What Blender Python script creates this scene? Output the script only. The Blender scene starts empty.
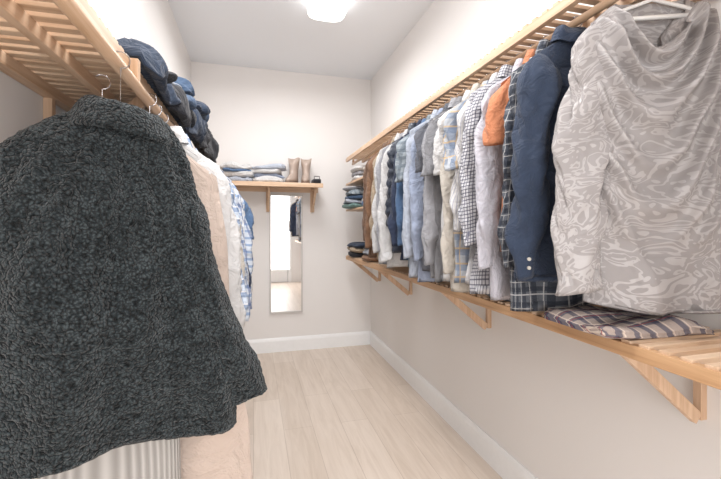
import bpy, math, random
from mathutils import Vector, noise, Matrix
D=bpy.data; scene=bpy.context.scene
def lin(c):
    return tuple(((v/255)/12.92 if v/255<=.04045 else (((v/255)+.055)/1.055)**2.4) for v in c)+(1,)
def nz(x,y,z): return noise.noise(Vector((x,y,z)))
# ---------------- materials ----------------
def newmat(name,rough=.8):
    m=D.materials.new(name); m.use_nodes=True; nt=m.node_tree
    b=nt.nodes['Principled BSDF']; b.inputs['Roughness'].default_value=rough
    return m,nt,b
def N(nt,t,**k):
    n=nt.nodes.new(t)
    for a,v in k.items(): setattr(n,a,v)
    return n
def L(nt,a,b): nt.links.new(a,b)
def math_(nt,op,a,b=None):
    n=N(nt,'ShaderNodeMath',operation=op)
    for i,v in enumerate((a,b)):
        if v is None: continue
        if isinstance(v,(int,float)): n.inputs[i].default_value=v
        else: L(nt,v,n.inputs[i])
    return n.outputs[0]
def mix(nt,f,a,b):
    n=N(nt,'ShaderNodeMix',data_type='RGBA')
    for i,v in ((0,f),(6,a),(7,b)):
        if isinstance(v,(int,float,tuple)): n.inputs[i].default_value=v
        else: L(nt,v,n.inputs[i])
    return n.outputs[2]
def coords(nt,kind='Object',scale=(1,1,1)):
    t=N(nt,'ShaderNodeTexCoord'); mp=N(nt,'ShaderNodeMapping'); mp.inputs['Scale'].default_value=scale
    L(nt,t.outputs[kind],mp.inputs[0]); return mp.outputs[0]
def noiset(nt,vec,scale,detail=3,rough=.5,dist=0):
    n=N(nt,'ShaderNodeTexNoise'); n.inputs['Scale'].default_value=scale; n.inputs['Detail'].default_value=detail
    n.inputs['Roughness'].default_value=rough; n.inputs['Distortion'].default_value=dist; L(nt,vec,n.inputs['Vector']); return n.outputs['Fac']
def bump(nt,b,h,strength=.3,dist=.01):
    n=N(nt,'ShaderNodeBump'); n.inputs['Strength'].default_value=strength; n.inputs['Distance'].default_value=dist
    L(nt,h,n.inputs['Height']); L(nt,n.outputs[0],b.inputs['Normal'])
def ramp(nt,f,stops):
    r=N(nt,'ShaderNodeValToRGB'); e=r.color_ramp.elements
    while len(e)<len(stops): e.new(.5)
    for i,(p,c) in enumerate(stops): e[i].position=p; e[i].color=c
    L(nt,f,r.inputs[0]); return r.outputs[0]
def plain(name,col,rough=.5,metal=0,bumpy=0):
    m,nt,b=newmat(name,rough); b.inputs['Metallic'].default_value=metal
    v=coords(nt); f=noiset(nt,v,30,4)
    c=lin(col); d=tuple(x*.93 for x in c[:3])+(1,)
    L(nt,mix(nt,f,d,c),b.inputs['Base Color'])
    if bumpy: bump(nt,b,noiset(nt,v,180,3),bumpy,.002)
    return m
def fabric(name,col,var=.12,rough=.9,weave=1400):
    m,nt,b=newmat(name,rough)
    v=coords(nt,'UV'); f=noiset(nt,v,14,4)
    c=lin(col); d=tuple(x*(1-var*1.6) for x in c[:3])+(1,)
    L(nt,mix(nt,f,d,c),b.inputs['Base Color'])
    b.inputs['Sheen Weight'].default_value=.1
    bump(nt,b,noiset(nt,v,20,4,.62,.8),.7,.026)
    return m
def plaid(name,base,stripes,rough=.9):
    m,nt,b=newmat(name,rough)
    v=coords(nt,'UV'); s=N(nt,'ShaderNodeSeparateXYZ'); L(nt,v,s.inputs[0])
    cur=lin(base)
    for col,fr,du,off,ax,al in stripes:
        x=math_(nt,'ADD',math_(nt,'MULTIPLY',s.outputs[ax],fr),off+50)
        x=math_(nt,'LESS_THAN',math_(nt,'FRACT',x),du)
        cur=mix(nt,math_(nt,'MULTIPLY',x,al),cur,lin(col))
    L(nt,cur,b.inputs['Base Color'])
    bump(nt,b,noiset(nt,v,20,4,.62,.8),.7,.026)
    return m
def wood(name,c1,c2,axis=1):
    m,nt,b=newmat(name,.45)
    sc=[28,28,28]; sc[axis]=1.6
    v=coords(nt,'Object',tuple(sc)); f=noiset(nt,v,1.6,5,.6,.6)
    col=ramp(nt,f,[(.3,lin(c2)),(.62,lin(c1))])
    L(nt,col,b.inputs['Base Color']); bump(nt,b,f,.12,.003)
    return m
def wallmat(name,col,rough=.85):
    m,nt,b=newmat(name,rough); v=coords(nt,'Object')
    c=lin(col); f=noiset(nt,v,1.2,2)
    L(nt,mix(nt,f,tuple(x*.97 for x in c[:3])+(1,),c),b.inputs['Base Color'])
    bump(nt,b,noiset(nt,v,160,2),.05,.002); return m
def floormat():
    m,nt,b=newmat('light_oak_planks',.38)
    t=N(nt,'ShaderNodeTexCoord'); mp=N(nt,'ShaderNodeMapping'); mp.inputs['Rotation'].default_value=(0,0,math.pi/2)
    L(nt,t.outputs['Object'],mp.inputs[0])
    br=N(nt,'ShaderNodeTexBrick'); L(nt,mp.outputs[0],br.inputs[0])
    br.inputs['Scale'].default_value=1; br.inputs['Brick Width'].default_value=1.22; br.inputs['Row Height'].default_value=.18
    br.inputs['Mortar Size'].default_value=.0018; br.inputs['Mortar Smooth'].default_value=.3
    br.inputs['Color1'].default_value=lin((226,212,199)); br.inputs['Color2'].default_value=lin((210,194,179)); br.inputs['Mortar'].default_value=lin((178,160,145))
    br.offset=.37
    v=coords(nt,'Object',(15,1.4,1)); f=noiset(nt,v,1.3,5,.62,1.4)
    g=ramp(nt,f,[(.32,lin((194,178,163))),(.62,lin((228,216,204)))])
    L(nt,mix(nt,.38,br.outputs['Color'],g),b.inputs['Base Color'])
    bump(nt,b,f,.05,.002); return m
def fleece():
    m,nt,b=newmat('sherpa_fleece',1.0)
    v=coords(nt,'Object')
    wn=N(nt,'ShaderNodeTexNoise'); wn.inputs['Scale'].default_value=80; wn.inputs['Detail'].default_value=1; L(nt,v,wn.inputs['Vector'])
    vm=N(nt,'ShaderNodeVectorMath',operation='MULTIPLY_ADD'); L(nt,wn.outputs['Color'],vm.inputs[0]); vm.inputs[1].default_value=(.011,.011,.011); L(nt,v,vm.inputs[2])
    vo=N(nt,'ShaderNodeTexVoronoi',feature='F1'); vo.inputs['Scale'].default_value=200; L(nt,vm.outputs[0],vo.inputs['Vector'])
    f2=noiset(nt,v,580,2,.7); f3=noiset(nt,v,30,3,.6)
    d=vo.outputs['Distance']
    h=math_(nt,'SUBTRACT',1.0,math_(nt,'MULTIPLY',math_(nt,'MULTIPLY',d,d),1.6))
    h2=math_(nt,'ADD',h,math_(nt,'MULTIPLY',f2,.4))
    c=math_(nt,'ADD',math_(nt,'MULTIPLY',h2,.55),math_(nt,'MULTIPLY',f3,.45))
    col=ramp(nt,c,[(.42,lin((14,18,20))),(.73,lin((42,49,52))),(.99,lin((84,92,95)))])
    L(nt,col,b.inputs['Base Color']); b.inputs['Sheen Weight'].default_value=.18; b.inputs['Sheen Roughness'].default_value=.5
    b.inputs['Specular IOR Level'].default_value=.12
    bump(nt,b,h2,.75,.006); return m
def damask(name):
    m,nt,b=newmat(name,.5)
    v=coords(nt,'UV')
    wn=noiset(nt,v,20,2,.45,1.2)
    s=math_(nt,'SINE',math_(nt,'MULTIPLY',wn,44))
    msk=noiset(nt,v,15,1)
    k=ramp(nt,math_(nt,'ADD',math_(nt,'MULTIPLY',s,.5),msk),[(.60,(0,0,0,1)),(.72,(1,1,1,1))])
    L(nt,mix(nt,k,lin((150,145,144)),lin((171,166,165))),b.inputs['Base Color'])
    b.inputs['Sheen Weight'].default_value=.05
    r=ramp(nt,k,[(0,(.62,)*3+(1,)),(1,(.4,)*3+(1,))]); L(nt,r,b.inputs['Roughness'])
    bump(nt,b,noiset(nt,v,10,3,.5,.8),.55,.022); return m
def ribbed(name,c1,c2,fr):
    m,nt,b=newmat(name,.9); v=coords(nt,'UV'); s=N(nt,'ShaderNodeSeparateXYZ'); L(nt,v,s.inputs[0])
    w=math_(nt,'SINE',math_(nt,'MULTIPLY',s.outputs[0],fr)); w=math_(nt,'MULTIPLY_ADD',w,.5); w.node.inputs[2].default_value=.5
    L(nt,mix(nt,w,lin(c2),lin(c1)),b.inputs['Base Color']); bump(nt,b,w,.6,.006); return m
def emis(name,col,st):
    m,nt,b=newmat(name,.3); b.inputs['Base Color'].default_value=lin(col)
    b.inputs['Emission Color'].default_value=lin(col); b.inputs['Emission Strength'].default_value=st; return m

M_wall=wallmat('wall_paint',(235,232,230)); M_ceil=wallmat('ceiling_paint',(234,238,243))
M_trim=plain('white_trim',(247,248,249),.35); M_floor=floormat()
M_woodY=wood('pine_rail',(218,188,160),(190,152,118),1); M_woodX=wood('pine_slat',(224,196,168),(198,162,130),0)
M_oakY=wood('oak_rail',(208,168,128),(178,136,98),1); M_woodZ=wood('pine_post',(218,188,160),(190,154,122),2)
M_hang=plain('white_plastic',(235,233,230),.35); M_metal=plain('chrome',(205,205,208),.2,1)
M_btn=plain('button',(205,200,190),.3)
# ---------------- mesh builder ----------------
class MB:
    def __init__(s): s.v=[]; s.f=[]; s.uv=[]; s.mi=[]; s.mats=[]; s.sm=[]
    def mat(s,m):
        if m not in s.mats: s.mats.append(m)
        return s.mats.index(m)
    def loft(s,rings,uvs,m,cap0=False,cap1=False,closed=True,smooth=True):
        b=len(s.v); n=len(rings[0]); k=s.mat(m)
        for r in rings: s.v.extend(r)
        for j in range(len(rings)-1):
            for i in range(n if closed else n-1):
                i2=(i+1)%n
                s.f.append((b+j*n+i,b+(j+1)*n+i,b+(j+1)*n+i2,b+j*n+i2))
                s.uv.append((uvs[j][i],uvs[j+1][i],uvs[j+1][i+1],uvs[j][i+1])); s.mi.append(k); s.sm.append(smooth)
        if cap0: s.f.append(tuple(b+i for i in range(n))); s.uv.append(tuple(uvs[0][i] for i in range(n))); s.mi.append(k); s.sm.append(False)
        if cap1:
            q=b+(len(rings)-1)*n; s.f.append(tuple(q+n-1-i for i in range(n))); s.uv.append(tuple(uvs[-1][n-1-i] for i in range(n))); s.mi.append(k); s.sm.append(False)
    def tube(s,pts,r,m,n=8):
        rings=[];uvs=[]
        P=[Vector(p) for p in pts]
        for j,p in enumerate(P):
            t=(P[min(j+1,len(P)-1)]-P[max(j-1,0)]).normalized()
            a=t.orthogonal() if abs(t.y)>.95 else t.cross(Vector((0,1,0)))
            a.normalize(); c=t.cross(a)
            rings.append([tuple(p+a*r*math.cos(2*math.pi*i/n)+c*r*math.sin(2*math.pi*i/n)) for i in range(n)])
            uvs.append([(i*.01,j*.01) for i in range(n+1)])
        s.loft(rings,uvs,m,True,True)
    def box(s,x0,x1,y0,y1,z0,z1,m,mtx=None):
        b=len(s.v); k=s.mat(m)
        P=[Vector((x,y,z)) for z in (z0,z1) for y in (y0,y1) for x in (x0,x1)]
        if mtx: P=[mtx@p for p in P]
        s.v.extend([tuple(p) for p in P])
        for q in ((0,2,3,1),(4,5,7,6),(0,1,5,4),(2,6,7,3),(0,4,6,2),(1,3,7,5)):
            s.f.append(tuple(b+i for i in q)); s.uv.append(((0,0),(1,0),(1,1),(0,1))); s.mi.append(k); s.sm.append(False)
    def obj(s,name,loc=(0,0,0),rot=0,bevel=0,parent=None):
        me=D.meshes.new(name); me.from_pydata(s.v,[],s.f); 
        uvl=me.uv_layers.new(name='UVMap')
        for p,u in zip(me.polygons,s.uv):
            for li,c in zip(p.loop_indices,u): uvl.data[li].uv=c
        me.polygons.foreach_set('material_index',s.mi); me.polygons.foreach_set('use_smooth',s.sm)
        for m in s.mats: me.materials.append(m)
        me.update()
        o=D.objects.new(name,me); scene.collection.objects.link(o); o.location=loc; o.rotation_euler=(0,0,rot)
        if bevel:
            md=o.modifiers.new('bevel','BEVEL'); md.width=bevel; md.segments=2; md.limit_method='ANGLE'
        if parent: o.parent=parent
        return o
def sp(v,e): return math.copysign(abs(v)**e,v)
def boxobj(name,x0,x1,y0,y1,z0,z1,m,bevel=0):
    mb=MB(); mb.box(x0,x1,y0,y1,z0,z1,m); return mb.obj(name,bevel=bevel)

# ---------------- room ----------------
XL,XR,YB,YF,H=-.57,1.21,3.99,-1.0,2.82
boxobj('floor',XL-.1,XR+.1,YF-.1,YB+.1,-.1,0,M_floor)
boxobj('ceiling',XL-.1,XR+.1,YF-.1,YB+.1,H,H+.1,M_ceil)
boxobj('wall_left',XL-.1,XL,YF,YB,0,H,M_wall)
boxobj('wall_right',XR,XR+.1,YF,YB,0,H,M_wall)
boxobj('wall_back',XL-.1,XR+.1,YB,YB+.1,0,H,M_wall)
mb=MB(); mb.box(XL-.1,-.1,YF-.1,YF,0,H,M_wall); mb.box(.76,XR+.1,YF-.1,YF,0,H,M_wall); mb.box(-.1,.76,YF-.1,YF,2.05,H,M_wall); mb.obj('wall_front')
def baseb(name,a,b,along,side):
    mb=MB(); t=.016; h=.14
    prof=[(0,0),(t,0),(t,h-.03),(t*.75,h-.012),(t*.4,h),(0,h)]
    rings=[]
    for q in (a,b):
        r=[]
        for (o,z) in prof:
            if along=='y': r.append((side[0]+side[1]*o,q,z))
            else: r.append((q,side[0]+side[1]*o,z))
        rings.append(r)
    mb.loft(rings,[[(0,0)]*7]*2,M_trim,True,True,smooth=False); mb.obj(name)
baseb('baseboard_right',YF,YB,'y',(XR,-1)); baseb('baseboard_left',YF,YB,'y',(XL,1)); baseb('baseboard_back',XL+.016,XR-.016,'x',(YB,-1))
mb=MB(); mb.box(-.09,.75,YF-.07,YF-.03,.005,2.04,M_trim)
for z0,z1 in ((.2,.95),(1.1,1.9)):
    for x0,x1 in ((0,.29),(.37,.66)): mb.box(x0,x1,YF-.035,YF-.022,z0,z1,M_trim)
mb.tube([(.69,YF-.03,1),(.69,YF+.02,1),(.62,YF+.025,1)],.009,M_metal)
mb.obj('door_1',bevel=.003)
mb=MB(); mb.box(-.17,-.1,YF,YF+.018,0,2.12,M_trim); mb.box(.76,.83,YF,YF+.018,0,2.12,M_trim); mb.box(-.1,.76,YF,YF+.018,2.05,2.12,M_trim); mb.obj('trim_1',bevel=.002)

# ---------------- shelves ----------------
def slat_shelf(name,x0,x1,y0,y1,ztop,rails,front,rod=None,mr=M_woodY,brackets=(),side=1,pitch=.046,sw=.024):
    mb=MB()
    n=int((y1-y0)/pitch)
    for i in range(n+1):
        y=y0+i*pitch
        if y+sw>y1: break
        mb.box(min(x0,x1),max(x0,x1),y,y+sw,ztop-.012,ztop,M_woodX)
    for rx,w,h in rails: mb.box(rx-w/2,rx+w/2,y0,y1,ztop-.012-h,ztop-.012,mr)
    fx,fw,fz0,fz1=front; mb.box(fx-fw/2,fx+fw/2,y0,y1,fz0,fz1,mr)
    wallx=x1
    for by in brackets:
        zt=ztop-.012-.026
        c0=wallx-side*.022
        mb.box(min(c0,wallx),max(c0,wallx),by-.011,by+.011,zt-.22,zt,M_woodZ)
        a=Vector((fx+side*.03,by,zt+.012)); b=Vector((wallx-side*.026,by,zt-.215)); d=b-a
        ang=math.atan2(d.x,d.z)
        mt=Matrix.Translation((a+b)/2)@Matrix.Rotation(ang,4,'Y')
        mb.box(-.017,.017,-.009,.009,-d.length/2,d.length/2,M_woodZ,mt)
    if rod:
        rx,rz,rr=rod
        mb.tube([(rx,y0,rz),(rx,(y0+y1)/2,rz),(rx,y1,rz)],rr,mr,14)
        for by in [y0+.02+(y1-y0-.04)*k/3 for k in range(4)]:
            mb.box(rx-.009,rx+.009,by-.01,by+.01,rz,ztop-.012,M_woodZ)
    return mb.obj(name,bevel=.0015)
slat_shelf('slatted_hanging_shelf',.875,XR,-.6,3.71,1.925,[(1.04,.02,.03),(1.195,.03,.03)],(.88,.02,1.884,1.914),rod=(.94,1.868,.012))
slat_shelf('slatted_storage_shelf',.875,XR,-.6,3.71,.975,[(1.04,.02,.026),(1.195,.03,.026)],(.88,.022,.935,.968),mr=M_oakY,brackets=(-.2,.797,1.81,2.87,3.66))
slat_shelf('slatted_garment_rack',-.285,XL+.001,-.3,3.65,1.655,[(-.41,.02,.03),(-.553,.03,.03)],(-.29,.022,1.60,1.643),rod=(-.268,1.583,.013),side=-1,brackets=(.15,1.3,2.5,3.5),pitch=.04)
mb=MB()
for k in range(7):
    y=3.69+k*.043; mb.box(XL,.64,y,y+.03,1.648,1.66,M_woodX)
mb.box(XL,.64,3.67,3.69,1.625,1.665,M_woodX); mb.box(XL,.64,3.975,3.99,1.60,1.648,M_woodX)
for bx in (-.3,.14,.58):
    mb.box(bx-.012,bx+.012,3.69,3.99,1.62,1.648,M_woodY)
    mb.box(bx-.02,bx+.02,3.968,3.99,1.40,1.62,M_woodZ)
    a=Vector((bx,3.73,1.625)); b=Vector((bx,3.97,1.41)); d=b-a
    mt=Matrix.Translation((a+b)/2)@Matrix.Rotation(-math.atan2(d.y,d.z),4,'X')
    mb.box(-.01,.01,-.015,.015,-d.length/2,d.length/2,M_woodZ,mt)
mb.obj('slatted_corner_shelf',bevel=.0015)
mb=MB()
for z in (1.42,1.67):
    mb.box(.87,XR,2.78,3.71,z-.018,z,M_woodY)
for y in (2.78,3.69):
    mb.box(1.15,XR,y,y+.02,.975,1.88,M_woodZ)
mb.obj('folded_clothes_shelf_unit',bevel=.0015)

# ---------------- mirror ----------------
mb=MB(); mm,nt,b=newmat('mirror_glass',.02); b.inputs['Metallic'].default_value=1; b.inputs['Base Color'].default_value=(.78,.78,.78,1)
x0,x1,z0,z1=.155,.482,.39,1.575; fr=.014
mb.box(x0+.004,x1-.004,3.975,3.982,z0+.004,z1-.004,mm)
Mf=plain('mirror_frame_silver',(206,202,198),.35)
mb.box(x0,x0+fr,3.966,3.99,z0,z1,Mf);mb.box(x1-fr,x1,3.966,3.99,z0,z1,Mf);mb.box(x0+fr,x1-fr,3.966,3.99,z0,z0+fr,Mf);mb.box(x0+fr,x1-fr,3.966,3.99,z1-fr,z1,Mf)
mb.obj('wall_mirror')

# ---------------- ceiling light: flush square-ish drum ----------------
def lamp(name,x,y,st):
    mb=MB(); g=emis('opal_glass',(255,253,250),st)
    def rev(pr,m,n=64,e=.55):
        rings=[[(r*sp(math.cos(2*math.pi*i/n),e),r*sp(math.sin(2*math.pi*i/n),e),z) for i in range(n)] for r,z in pr]
        mb.loft(rings,[[(0,0)]*(n+1)]*len(rings),m)
    rev([(.001,0),(.125,0),(.125,-.014),(.118,-.018)],M_trim)
    rev([(.118,-.012),(.129,-.018),(.133,-.04),(.132,-.078),(.126,-.092),(.112,-.101),(.06,-.104),(.001,-.104)],g)
    return mb.obj(name,(x,y,H))
lamp('ceiling_light',.49,2.64,3.0)
def area(name,loc,rot,sx,sy,e,col=(1,.99,.985)):
    l=D.lights.new(name,'AREA'); l.shape='RECTANGLE'; l.size=sx; l.size_y=sy; l.energy=e; l.color=col
    o=D.objects.new(name,l); scene.collection.objects.link(o); o.location=loc; o.rotation_euler=rot; return o
area('overhead_fill_soft',(.12,1.3,2.79),(0,0,0),.4,.8,29)  # added soft fill below the ceiling, out of view; no fixture there
area('rear_fill',(.33,-.95,1.30),(math.radians(90),0,0),.9,2.0,33)  # added frontal fill behind the camera; the door there is shut
area('far_fill_soft',(.32,2.95,2.66),(0,0,0),.5,.5,14)  # extra fill added to brighten the far end, separate from the ceiling fixture

# ---------------- garments ----------------
def garment(name,x,y,zn,hw,length,th,mat,sleeve=.55,rot=0,flare=0.,collar='shirt',seed=0,quilt=0,swing=-.02,rodz=1.868,
            nu=72,nv=56,spread=.045,spreadR=None,swingR=None,sr=.062,sry=.034,wr=1.0,cmat=None,cowl=0,cuff=True,shd=.075,fold=.010,fk=34,buttons=False,bar=False,hookr=.0022):
    mb=MB(); cm=cmat or mat; rnd=random.Random(seed); ph=rnd.uniform(0,6); so=seed*7.31
    rings=[];uvs=[]; nw=.085 if cowl else .06
    for j in range(nv+1):
        s=j/nv; zd=length*(s**1.15)
        if zd<shd: t=zd/shd; w=nw+(hw-nw)*t**.85
        else:
            q=(zd-shd)/(length-shd); w=hw*(1-.04*math.sin(math.pi*q))+flare*q
        q=max(0,(zd-shd)/(length-shd))
        T=th*(.45+.55*min(1,zd/.22))
        if quilt: T*=1+.32*(abs(math.sin(math.pi*zd/quilt))-.5); w*=1+.03*abs(math.sin(math.pi*zd/quilt))
        ring=[];uv=[]
        for i in range(nu):
            a=2*math.pi*i/nu; c,sn=math.cos(a),math.sin(a)
            X=w*sp(c,.75); Y=T*sp(sn,.75)
            Y+=fold*(.15+q)*math.sin(fk*X+ph+2.5*nz(X*3,zd*2,so))
            k=nz(X*7+zd*5,zd*6-X*3,so+3)*.012+nz(X*16,zd*11,so+9)*.005
            Y+=sp(sn,.3)*k*wr*min(1,zd/.06+.2)
            X+=c*nz(zd*6,c,so+5)*.012*wr
            z=-zd
            if cowl and sn<0:
                xx=(X-.03)/hw; ed=min(1,max(0,(1-abs(c))*2.6))
                m=max(0,1-zd/.62)**.5
                phs=(zd-.24*(1-xx*xx)+.16*xx)*2*math.pi/.115+1.6*nz(X*4,zd*4,so)
                sw=.5+.5*math.sin(phs)
                Y-= cowl*m*(.3+1.7*sw**1.6)*ed
                r1=1-2*abs(nz(X*5-zd*2.6,zd*1.6+X*1.5,so+31)); Y-=.024*max(0,r1-.35)*min(1,zd/.2)*ed
                z-= .13*max(0,1-zd/.25)*max(0,1-(X/.10)**2)
            if zd<shd: z+= -.004*nz(X*20,0,so)
            if j>nv-3: z+=.012*math.sin(9*X+ph)
            if cowl: z+=-.03*q*math.sin(X*9+1.3)
            ring.append((X,Y,z))
        for i in range(nu+1): uv.append((i/nu*4*hw,-zd))
        rings.append(ring);uvs.append(uv)
    last=rings[-1]; rings.append([(p[0]*.97,p[1]*.75,p[2]+.03) for p in last]); uvs.append(uvs[-1])
    mb.loft(rings,uvs,mat,cap0=not cowl,cap1=True)
    if sleeve:
        ns=max(12,int(sleeve/.012)); nr=max(28,nu//3)
        for side in (-1,1):
            rings=[];uvs=[]; pp=rnd.uniform(0,6)
            L_=sleeve*rnd.uniform(.95,1.05)
            sd=spread if (side<0 or spreadR is None) else spreadR
            sg=swing if (side<0 or swingR is None) else swingR
            for j in range(ns+1):
                t=j/ns
                head=min(1,(t*L_/.07)+.02)**.5
                cx=side*(hw-.045+sd*(1-(1-t)**2)); cy=sg*t+.012*math.sin(pp+t*4); cz=-(shd*.82)-L_*t+.012
                tp=1-.34*t if sleeve>.35 else 1-.05*t
                rx=sr*tp*head; ry=sry*tp*head
                if quilt: f=1+.22*(abs(math.sin(math.pi*t*L_/quilt))-.4); rx*=f; ry*=f
                if cuff and sleeve>.35:
                    if .72<t<=.89: rx*=1+.16*math.sin((t-.72)/.17*math.pi); ry*=1+.2*math.sin((t-.72)/.17*math.pi)
                ring=[]
                for i in range(nr):
                    a=2*math.pi*i/nr; c,sn=math.cos(a),math.sin(a)
                    k=1+wr*(.30*nz(c*1.2+side*3,t*L_*11+sn*1.2,so+17)+.12*nz(c*3,t*L_*30+sn*3,so+23))*min(1,t*6)
                    if cowl: k*=1+.08*math.sin(t*22+c*3+2*nz(t*5,c,so))*min(1,t*4)
                    ring.append((cx+rx*k*sp(c,.9),cy+ry*k*sp(sn,.9),cz+.01*c*side*-1*head))
                rings.append(ring); uvs.append([(i/nr*.3+.7,cz) for i in range(nr+1)])
            e=rings[-1]; cxx=sum(p[0] for p in e)/nr; cyy=sum(p[1] for p in e)/nr
            rings.append([(cxx+(p[0]-cxx)*.86,cyy+(p[1]-cyy)*.8,p[2]+.002) for p in e]); uvs.append(uvs[-1])
            rings.append([(cxx+(p[0]-cxx)*.8,cyy+(p[1]-cyy)*.7,p[2]+.05) for p in e]); uvs.append(uvs[-1])
            mb.loft(rings,uvs,mat,cap0=True,cap1=True)
            if buttons and side<0:
                for dz in (.02,.045):
                    mb.tube([(cxx-.012,cyy-sry*.72,e[0][2]+dz),(cxx-.012,cyy-sry*.72-.006,e[0][2]+dz)],.005,M_btn,12)
    if collar:
        n=40; r0=.062
        pr={'shirt':[(1,-.015,1),(.95,.02,1),(.97,.032,1),(1.1,.034,1),(1.28,.012,1),(1.42,-.012,1)],
            'band':[(1.0,-.02,1),(.98,.004,1),(1.0,.010,1),(1.08,.004,1),(1.15,-.012,1)],
            'high':[(1.25,-.045,1),(1.12,0,1),(1.10,.028,1),(1.16,.040,1),(1.3,.040,1),(1.42,.022,1),(1.55,-.02,1),(1.62,-.05,1)]}[collar]
        rings=[];uvs=[]
        for f,z,_ in pr:
            rings.append([(r0*f*math.cos(2*math.pi*i/n),min(.6,th/.06)*r0*f*math.sin(2*math.pi*i/n)*.9+.004*math.sin(i),z+.004*math.cos(4*math.pi*i/n)+.004*nz(i*.3,f,so)) for i in range(n)])
            uvs.append([(i/n*.4,z*1.5+f*.05) for i in range(n+1)])
        mb.loft(rings,uvs,cm)
    hanger(mb,hw,shd,rodz-zn,bar,hookr=hookr)
    return mb.obj(name,(x,y,zn),rot)
def hanger(mb,hw,shd,hz,bar=False,x0=0,mt=None,hookr=.0022):
    if bar: mb.tube([(-hw+.05,0,-.045),(0,0,-.045),(hw-.05,0,-.045)],.006,M_hang)
    mb.tube([(x0-hw+.02,0,-shd*.9),(x0-hw*.5,0,-shd*.45),(x0,0,.002),(x0+hw*.5,0,-shd*.45),(x0+hw-.02,0,-shd*.9)],.005,M_hang)
    R=.0165; pts=[(x0,0,0),(x0,0,max(.005,hz-R-.02))]
    for k in range(10):
        a=-math.pi/2+ (k/9)*math.pi*1.25
        pts.append((x0+R*math.cos(a),0,hz+R*math.sin(a)))
    mb.tube(pts,hookr,mt or M_metal)

RX=.94; ZN=1.80
F=fabric
navy=F('navy_denim',(54,68,92),.35); 
dplaid=plaid('dark_plaid',(98,102,110),[((46,52,64),28,.4,0,0,.8),((46,52,64),28,.4,0,1,.8),((200,200,200),28,.07,.2,0,.7),((200,200,200),28,.07,.2,1,.7)])
orange=F('orange_cotton',(206,134,96)); lav=F('white_lavender',(198,196,205),.08)
check=plaid('black_white_check',(208,208,212),[((70,70,90),80,.3,0,0,.75),((70,70,90),80,.3,0,1,.75)])
wstripe=plaid('white_pinstripe',(212,211,210),[((150,150,172),90,.25,0,0,.7)])
bplaid=plaid('blue_tan_plaid',(172,176,182),[((110,126,150),17,.4,0,0,.6),((110,126,150),17,.4,0,1,.6),((190,165,130),17,.12,.6,0,.8),((190,165,130),17,.12,.6,1,.8)])
cream=F('cream_linen',(200,193,183),.06); grey=F('grey_jersey',(134,134,138)); lgrey=F('light_grey',(162,162,167))
blue=F('light_blue_oxford',(156,166,188),.1); pblue=F('pale_blue',(180,187,200),.08); navy2=F('navy_knit',(46,56,80),.2)
puff=F('puffer_black',(42,50,66),.1,.45); white=F('white_cotton',(212,211,211),.06); brown=F('brown_suede',(136,102,78),.2); tan=F('tan_twill',(174,156,134))
mblue=F('mid_blue',(86,114,150)); dgrey=F('charcoal',(92,94,102)); grn=plaid('grey_plaid',(150,158,164),[((100,112,122),25,.4,0,0,.6),((100,112,122),25,.4,0,1,.6)])
dam=damask('damask_satin')
garment('draped_blouse',1.01,.785,1.845,.150,.80,.028,dam,sleeve=.74,rot=math.radians(-23),flare=.02,collar=None,seed=4,swing=-.05,nu=240,nv=200,spread=.100,spreadR=.03,swingR=.03,sr=.076,sry=.028,wr=1.7,cowl=.026,cuff=False,fold=.016,fk=22,shd=.05,bar=True)
garment('denim_shirt',RX,.96,ZN+.01,.175,.73,.022,navy,sleeve=.63,rot=-.1,seed=11,buttons=True,spread=.04,sr=.06,nu=110,nv=90,wr=1.7)
G=[('plaid_shirt',1.035,dplaid,.80,.60,.175),('orange_tshirt',1.085,orange,.62,.22,.160),('dress_shirt',1.15,lav,.77,.65,.185),
('checked_shirt',1.225,check,.78,.54,.185),('pinstripe_shirt',1.285,wstripe,.76,.52,.18),('short_sleeve_plaid_shirt',1.35,bplaid,.76,.26,.19),
('linen_shirt',1.42,cream,.81,.70,.175),('linen_shirt',1.475,white,.78,.26,.18),('polo_shirt',1.54,grey,.77,.26,.18),('jersey_shirt',1.60,lgrey,.79,.64,.18),
('charcoal_tshirt',1.66,dgrey,.76,.25,.18),('oxford_shirt',1.72,blue,.79,.65,.185),('oxford_shirt',1.785,pblue,.79,.66,.19),('camp_shirt',1.85,grn,.76,.25,.18),
('knit_sweater',1.91,mblue,.72,.56,.18),('knit_sweater',1.975,navy2,.74,.58,.18),('tuxedo_shirt',2.165,white,.79,.66,.185),('flannel_shirt',2.235,lgrey,.77,.62,.185),
('white_button_up_shirt',2.30,white,.79,.64,.185),('chino_jacket',2.37,tan,.75,.58,.18),
('wool_cardigan',-.12,navy2,.74,.60,.18),('work_shirt',-.22,tan,.76,.6,.18),('hooded_sweatshirt',-.33,dgrey,.72,.6,.18)]
for i,(n,y,m,ln,sl,hw) in enumerate(G):
    garment(n,RX,y,ZN-(i%3)*.006,hw,ln,.020,m,sleeve=sl,seed=20+i,rot=random.Random(i).uniform(-.12,.04),swing=random.Random(i+50).uniform(-.03,.01),spread=random.Random(i+7).uniform(.03,.055),sr=.056 if sl>.4 else .064,sry=.027,wr=1.8)
garment('puffer_jacket',RX,2.07,ZN,.18,.70,.034,puff,sleeve=.50,seed=60,quilt=.055,sr=.065,sry=.045,collar='high')
garment('suede_jacket',RX,2.46,ZN-.01,.185,.74,.036,brown,sleeve=.60,seed=61,sr=.07,sry=.042,collar='shirt')
garment('suede_jacket',RX,2.56,ZN-.01,.185,.74,.03,F('dark_brown',(114,86,68)),sleeve=.55,seed=62,sr=.06,sry=.04)

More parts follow.
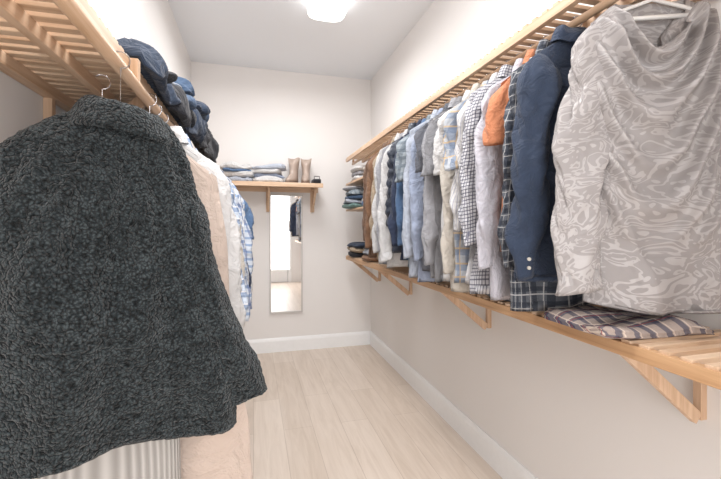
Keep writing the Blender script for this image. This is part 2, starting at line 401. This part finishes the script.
# ---------------- fleece jacket ----------------
fl=fleece()
def interp(tab,z):
    for a,b in zip(tab,tab[1:]):
        if a[0]>=z>=b[0]:
            t=(a[0]-z)/(a[0]-b[0]); return [a[k]+(b[k]-a[k])*t for k in (1,2)]
    return list(tab[-1][1:])
Z0=1.46
body=[(1.480,-.050,.062),(1.468,-.082,.078),(1.450,-.114,.092),(1.42,-.150,.110),(1.384,-.184,.126),(1.309,-.208,.146),(1.20,-.222,.166),(1.085,-.232,.188),(.95,-.245,.210),(.83,-.252,.224)]
mb=MB(); nv,nu=190,260; rings=[];uvs=[]
for j in range(nv+1):
    s=j/nv; Z=1.480-(1.480-.83)*s
    a_,b_=interp(body,Z); 
    c0=(a_+b_)/2; w=(b_-a_)/2; T=.036+.028*min(1,s/.35); T*= (.55+.45*min(1,s/.10))
    ring=[];q=s
    for i in range(nu):
        a=2*math.pi*i/nu; c,sn=math.cos(a),math.sin(a)
        X=c0+w*sp(c,.8); Y=T*sp(sn,.7)
        Y+=.018*q*math.sin(19*X+.7+2*nz(X*3,Z*2,1)) + sp(sn,.3)*(nz(X*6+Z*4,Z*5,4.4)*.018+nz(X*12,Z*9,8.1)*.007)*min(1,q*8)
        Y-=.004*math.sin(16*math.atan2(X-.03,1.62-Z)*2.2+1)*min(1,q*4)*(1 if sn<0 else 0)
        X+=c*.010*nz(Z*7,c,2.2)
        zz=Z-Z0
        zz+=(.012*math.sin(14*X+2)+.010*nz(X*9,1,3))*max(0,(q-.8)/.2)
        ring.append((X,Y,zz))
    rings.append(ring); uvs.append([(i/nu,Z) for i in range(nu+1)])
e=rings[-1]; rings.append([(p[0]*.985,p[1]*.88,p[2]-.006) for p in e]); uvs.append(uvs[-1])
rings.append([(p[0]*.96,p[1]*.7,p[2]+.02) for p in e]); uvs.append(uvs[-1])
mb.loft(rings,uvs,fl,False,True)
for side in (-1,1):
    top=Vector((.096 if side>0 else -.152,-.004,1.370-Z0)); bot=Vector((.234 if side>0 else -.262,-.028,.872-Z0))
    nr,ns=110,120; rings=[];uvs=[]
    for j in range(ns+1):
        t=j/ns; head=min(1,t/.16+.02)**.55
        tb=t**1.25
        cx=top.x+(bot.x-top.x)*(.55*t+.45*tb*t); cy=top.y+(bot.y-top.y)*t; cz=top.z+(bot.z-top.z)*t
        rx=(.048-.004*t+.010*math.exp(-((t-.88)/.1)**2))*head; ry=.040*head
        if side<0: rx*=.9
        ring=[]
        for i in range(nr):
            a=2*math.pi*i/nr; c,sn=math.cos(a),math.sin(a)
            k=1+(.22*nz(c*1.3+side*2,t*5+sn,5.5)+.08*nz(c*3,t*14+sn*2,9.))*min(1,t*5)
            ring.append((cx+rx*k*c,cy+ry*k*sn,cz+.012*c*side*t))
        rings.append(ring); uvs.append([(i/nr,t) for i in range(nr+1)])
    e=rings[-1]; cxx=sum(p[0] for p in e)/nr; cyy=sum(p[1] for p in e)/nr
    rings.append([(cxx+(p[0]-cxx)*.86,cyy+(p[1]-cyy)*.8,p[2]-.003) for p in e]); uvs.append(uvs[-1])
    rings.append([(cxx+(p[0]-cxx)*.75,cyy+(p[1]-cyy)*.6,p[2]+.04) for p in e]); uvs.append(uvs[-1])
    mb.loft(rings,uvs,fl,True,True)
n=120; rings=[];uvs=[]
for f,z in ((.84,-.012),(.88,.004),(.98,.014),(1.10,.014),(1.24,.004),(1.38,-.014),(1.50,-.032),(1.54,-.040),(1.44,-.044)):
    rings.append([(.004+.062*f*math.cos(2*math.pi*i/n),.040*f*math.sin(2*math.pi*i/n),z+.012-.010*math.cos(2*math.pi*i/n)+.006*nz(i*.06,f,3)) for i in range(n)])
    uvs.append([(i/n,z) for i in range(n+1)])
mb.loft(rings,uvs,fl)
M_hook=plain('brushed_steel_hook',(150,140,132),.4,.6)
hanger(mb,.13,.075,1.583-Z0,mt=M_hook,hookr=.0016)
j=mb.obj('fleece_jacket',(-.255,.875,Z0),math.radians(17))
tx=D.textures.new('curl','CLOUDS'); tx.noise_scale=.009; tx.noise_depth=0
md=j.modifiers.new('curl','DISPLACE'); md.texture=tx; md.strength=.004; md.mid_level=.5; md.texture_coords='LOCAL'

# left side
rib=ribbed('ribbed_knit',(194,190,186),(158,154,150),520)
garment('ribbed_knit_dress',-.335,1.02,1.44,.145,1.12,.03,rib,sleeve=0,seed=70,rodz=1.583,rot=.2,flare=.03,collar='band',fold=.014,hookr=.0014)
garment('long_coat',-.262,1.13,1.46,.17,1.18,.028,F('blush_cotton',(208,190,178),.06),sleeve=0,seed=71,rodz=1.583,flare=.13,collar='band',fold=.014,hookr=.0014)
tie=plaid('blue_print',(204,211,222),[((100,134,178),30,.35,0,1,.65),((80,100,150),22,.3,.3,0,.6)])
sky=plaid('blue_plaid',(198,208,222),[((92,120,160),26,.4,0,0,.6),((92,120,160),26,.4,0,1,.6),((235,235,240),26,.1,.6,1,.9)])
stripe=plaid('blue_stripe',(216,218,222),[((84,106,148),44,.35,0,0,.8)])
G2=[('blue_plaid_blouse',1.22,white,.60,.54,.18),('grey_blouse',1.31,sky,.60,.52,.18),('cream_blouse',1.41,cream,.62,.54,.185),('printed_blouse',1.53,tie,.64,.56,.19),
('striped_blouse',1.65,stripe,.62,.5,.19),('navy_cardigan',1.78,navy2,.62,.5,.19),('printed_tunic',1.92,tie,.64,.56,.2),('white_tunic',2.08,white,.66,.58,.19),('blue_tshirt',2.25,mblue,.62,.26,.19),('charcoal_cardigan',2.42,dgrey,.6,.52,.19)]
names={'blue_plaid_blouse':'white_blouse','grey_blouse':'blue_plaid_blouse'}
for i,(n,y,m,ln,sl,hw) in enumerate(G2):
    garment(names.get(n,n),-.268,y,1.50,hw,ln,.024,m,sleeve=sl,seed=90+i,rodz=1.583,rot=random.Random(i+9).uniform(-.1,.1),spread=.06,sr=.06,wr=1.7,hookr=.0016)

# ---------------- folded clothes ----------------
def slab(mb,cx,cy,z0,lx,ly,h,m,seed,rot=0,layers=3,mess=1.0):
    nphi=20;nu=64;rings=[];uvs=[]; cr,sr_=math.cos(rot),math.sin(rot)
    for j in range(nphi+1):
        ph=-math.pi/2+math.pi*j/nphi
        r=max(.02,abs(math.cos(ph)))**.28 if 0<j<nphi else .02
        z=h/2*(1+sp(math.sin(ph),.8)); ring=[];uv=[]
        for i in range(nu+1):
            a=2*math.pi*(i%nu)/nu; X=lx/2*sp(math.cos(a),.42); Y=ly/2*sp(math.sin(a),.42)
            g=1-.035*abs(math.sin(layers*math.pi*z/h))
            k=1+mess*.07*nz(math.cos(a)*2.2,math.sin(a)*2.2,seed*3.1+z*14)
            X*=r*g*k;Y*=r*g*k
            zz=z+mess*.014*nz(X*9,Y*9,seed+2.)*min(1,z/h*2)
            if i<nu: ring.append((cx+X*cr-Y*sr_,cy+X*sr_+Y*cr,z0+max(0,zz)))
            uv.append((X+.3*z,Y-z))
        rings.append(ring);uvs.append(uv)
    mb.loft(rings,uvs,m,True,True)
def pile(name,cx,cy,z0,lx,ly,items,seed=0,mess=1.):
    mb=MB(); z=z0; r=random.Random(seed)
    for k,(m,h) in enumerate(items):
        slab(mb,cx+r.uniform(-.012,.012)*mess,cy+r.uniform(-.01,.01)*mess,z,lx*r.uniform(.88,1.04),ly*r.uniform(.88,1.0),h,m,seed*10+k,r.uniform(-.12,.12)*mess,r.choice((2,3,4)),mess)
        z+=h*.9
    return mb.obj(name)
def heap(mb,y0,y1,xb,xf,z0,h0,h1,m,seed,droop=.03):
    ny,nx=110,80; rings=[];uvs=[]
    for j in range(ny+1):
        s=j/ny; y=y0+(y1-y0)*s; e=min(1,s/.12,(1-s)/.12)**.5+.03
        h=(h0+(h1-h0)*s)*min(1,e)*(1+.6*nz(y*5,seed,0)); ring=[]
        for i in range(nx):
            a=2*math.pi*i/nx; c,sn=math.cos(a),math.sin(a)
            xc=(xb+xf)/2; X=xc+(xf-xb)/2*sp(c,.6)*(.5+.5*min(1,e))*(1+.12*nz(y*6,seed,7)); Zl=h*.5*(1+sp(sn,.7))
            rid=1-2*abs(nz(X*7+y*3,y*7+Zl*16,seed+1)); 
            f=nz(X*7+y*4,y*7-Zl*7,seed)*.032+(rid-.5)*.024+(1-2*abs(nz(X*15-y*9,y*14+Zl*34,seed+6))-.5)*.012
            X2=X+f*c; Zl=max(0.001,Zl+f*max(0,sn+.2))
            fr=max(0,(c-.55)/.45); Zd=-droop*fr*(1 if sn<.2 else max(0,1-(sn-.2)*2))*min(1,e)*(1+nz(y*9,seed,3)*1.2)
            ring.append((max(X2+.012*fr,-.565),y,z0+Zl+(Zd if X2>-.27 else 0)))
        rings.append(ring); uvs.append([(i/nx*.6,y) for i in range(nx+1)])
    mb.loft(rings,uvs,m,True,True)
dk1=F('dark_denim',(50,66,90),.4); dk2=F('black_cotton',(34,35,42),.2); dk3=F('ink_blue',(70,94,124),.35); dk4=F('slate',(150,154,162))
S=1.657
mb=MB()
for k,(a,b,h0,h1,m,sd) in enumerate([(1.04,1.42,.025,.06,dk1,1.),(1.30,1.80,.06,.10,dk2,2.),(1.62,2.10,.09,.14,dk1,3.),(1.95,2.60,.13,.20,dk2,5.)]):
    heap(mb,a,b,-.54,-.245,S,h0,h1,m,sd*3.7,.045)
    heap(mb,a+.10,b-.12,-.50,-.25-.01*k,S+h0*.75,h0*.5,h1*.5,(dk2,dk3,dk2,dk1)[k],sd*5.1+9,-.0)
heap(mb,1.40,1.62,-.46,-.256,S+.065,.02,.025,dk4,67.,0)
heap(mb,1.62,1.85,-.46,-.254,S+.11,.03,.03,dk3,77.,0)
heap(mb,1.95,2.12,-.46,-.258,S+.15,.02,.03,dk1,97.,0)
heap(mb,2.15,2.42,-.46,-.258,S+.19,.05,.05,dk3,87.,0)
mb.obj('crumpled_jeans_pile')
B=1.665
pile('folded_shirts',-.15,3.81,B,.30,.22,[(pblue,.05),(white,.05),(mblue,.03),(white,.05)],6,2.3)
pile('folded_shirts',.14,3.81,B,.31,.22,[(white,.05),(blue,.045),(white,.04),(pblue,.035)],7,2.3)
rose=plain('taupe_leather',(182,164,152),.4,.05,.2); sole=plain('boot_sole',(120,98,84),.6)
def boot(mb,cx,cy,z0,m,rot):
    n=32
    def lay(pr,m,caps):
        rings=[];uvs=[]
        for z,ly,lx,off in pr:
            ring=[]
            for i in range(n):
                a=2*math.pi*i/n; X=lx*math.cos(a)*(1+.10*nz(math.cos(a)*2,z*22,cx*9)); Y=-off+ly*math.sin(a)
                zn=z-(.035*max(0,-math.sin(a))**3 if z>.2 else 0)
                ring.append((cx+X*math.cos(rot)-Y*math.sin(rot),cy+X*math.sin(rot)+Y*math.cos(rot),z0+zn))
            rings.append(ring);uvs.append([(i/n*.3,z) for i in range(n+1)])
        mb.loft(rings,uvs,m,caps,caps)
    lay([(0,.116,.044,.012),(.018,.118,.046,.012)],sole,True)
    lay([(.018,.112,.042,.012),(.045,.105,.043,.008),(.07,.085,.040,-.012),(.10,.066,.037,-.03),(.15,.058,.038,-.036),(.21,.060,.048,-.036),(.262,.062,.056,-.036),(.258,.054,.048,-.036),(.16,.045,.034,-.034)],m,True)
mb=MB(); boot(mb,.365,3.83,B,rose,-.55); mb.obj('ankle_boot')
mb=MB(); boot(mb,.495,3.83,B,rose,-.2); mb.obj('ankle_boot')
mb=MB(); slab(mb,.592,3.80,B,.085,.17,.05,dk2,3,0,1,.4); mb.tube([(.567,3.75,B+.045),(.567,3.75,B+.075),(.617,3.75,B+.075),(.617,3.75,B+.045)],.004,dk2); mb.obj('small_black_purse')
pile('folded_towels',1.03,3.50,1.67,.31,.34,[(white,.05),(lgrey,.045),(white,.05)],8)
pile('folded_towels',1.03,3.05,1.67,.30,.34,[(white,.05),(cream,.05)],9)
teal=F('teal_cotton',(110,138,134)); 
pile('folded_sweaters',.99,3.50,1.42,.38,.34,[(teal,.045),(pblue,.04),(dk3,.045),(grn,.05),(lgrey,.03)],10,2.2)
pile('folded_sweaters',1.03,3.05,1.42,.32,.34,[(mblue,.04),(white,.04),(teal,.04)],11,1.3)
LS=.975
pile('folded_trousers',1.01,3.48,LS,.34,.36,[(dk2,.05),(tan,.045),(dk1,.045)],12,1.4)
pile('folded_trousers',1.02,3.02,LS,.32,.34,[(brown,.05),(dk4,.045),(dk2,.04)],13,1.4)
flan=plaid('flannel_plaid',(166,152,144),[((60,64,88),22,.35,0,0,.7),((60,64,88),22,.35,0,1,.7),((205,188,175),22,.08,.6,0,.9),((205,188,175),22,.08,.6,1,.9),((150,60,60),22,.06,.8,1,.8)])
pile('folded_flannel',1.0,.84,LS,.36,.28,[(flan,.034)],14,1.7)
pile('folded_flannel',1.02,1.24,LS,.32,.36,[(dplaid,.03)],15,1.2)

# ---------------- camera / view ----------------
cam=D.cameras.new('camera'); co=D.objects.new('camera',cam); scene.collection.objects.link(co); scene.camera=co
co.location=(0,0,1.25); co.rotation_euler=(math.pi/2,0,math.radians(-15.35))
cam.sensor_width=36; cam.lens=390/721*36; cam.shift_y=-12.5/721; cam.clip_start=.02
w=D.worlds.new('world'); scene.world=w; w.use_nodes=True; w.node_tree.nodes['Background'].inputs[0].default_value=(1,.97,.94,1); w.node_tree.nodes['Background'].inputs[1].default_value=.5
scene.view_settings.view_transform='Standard'; scene.view_settings.exposure=0.13
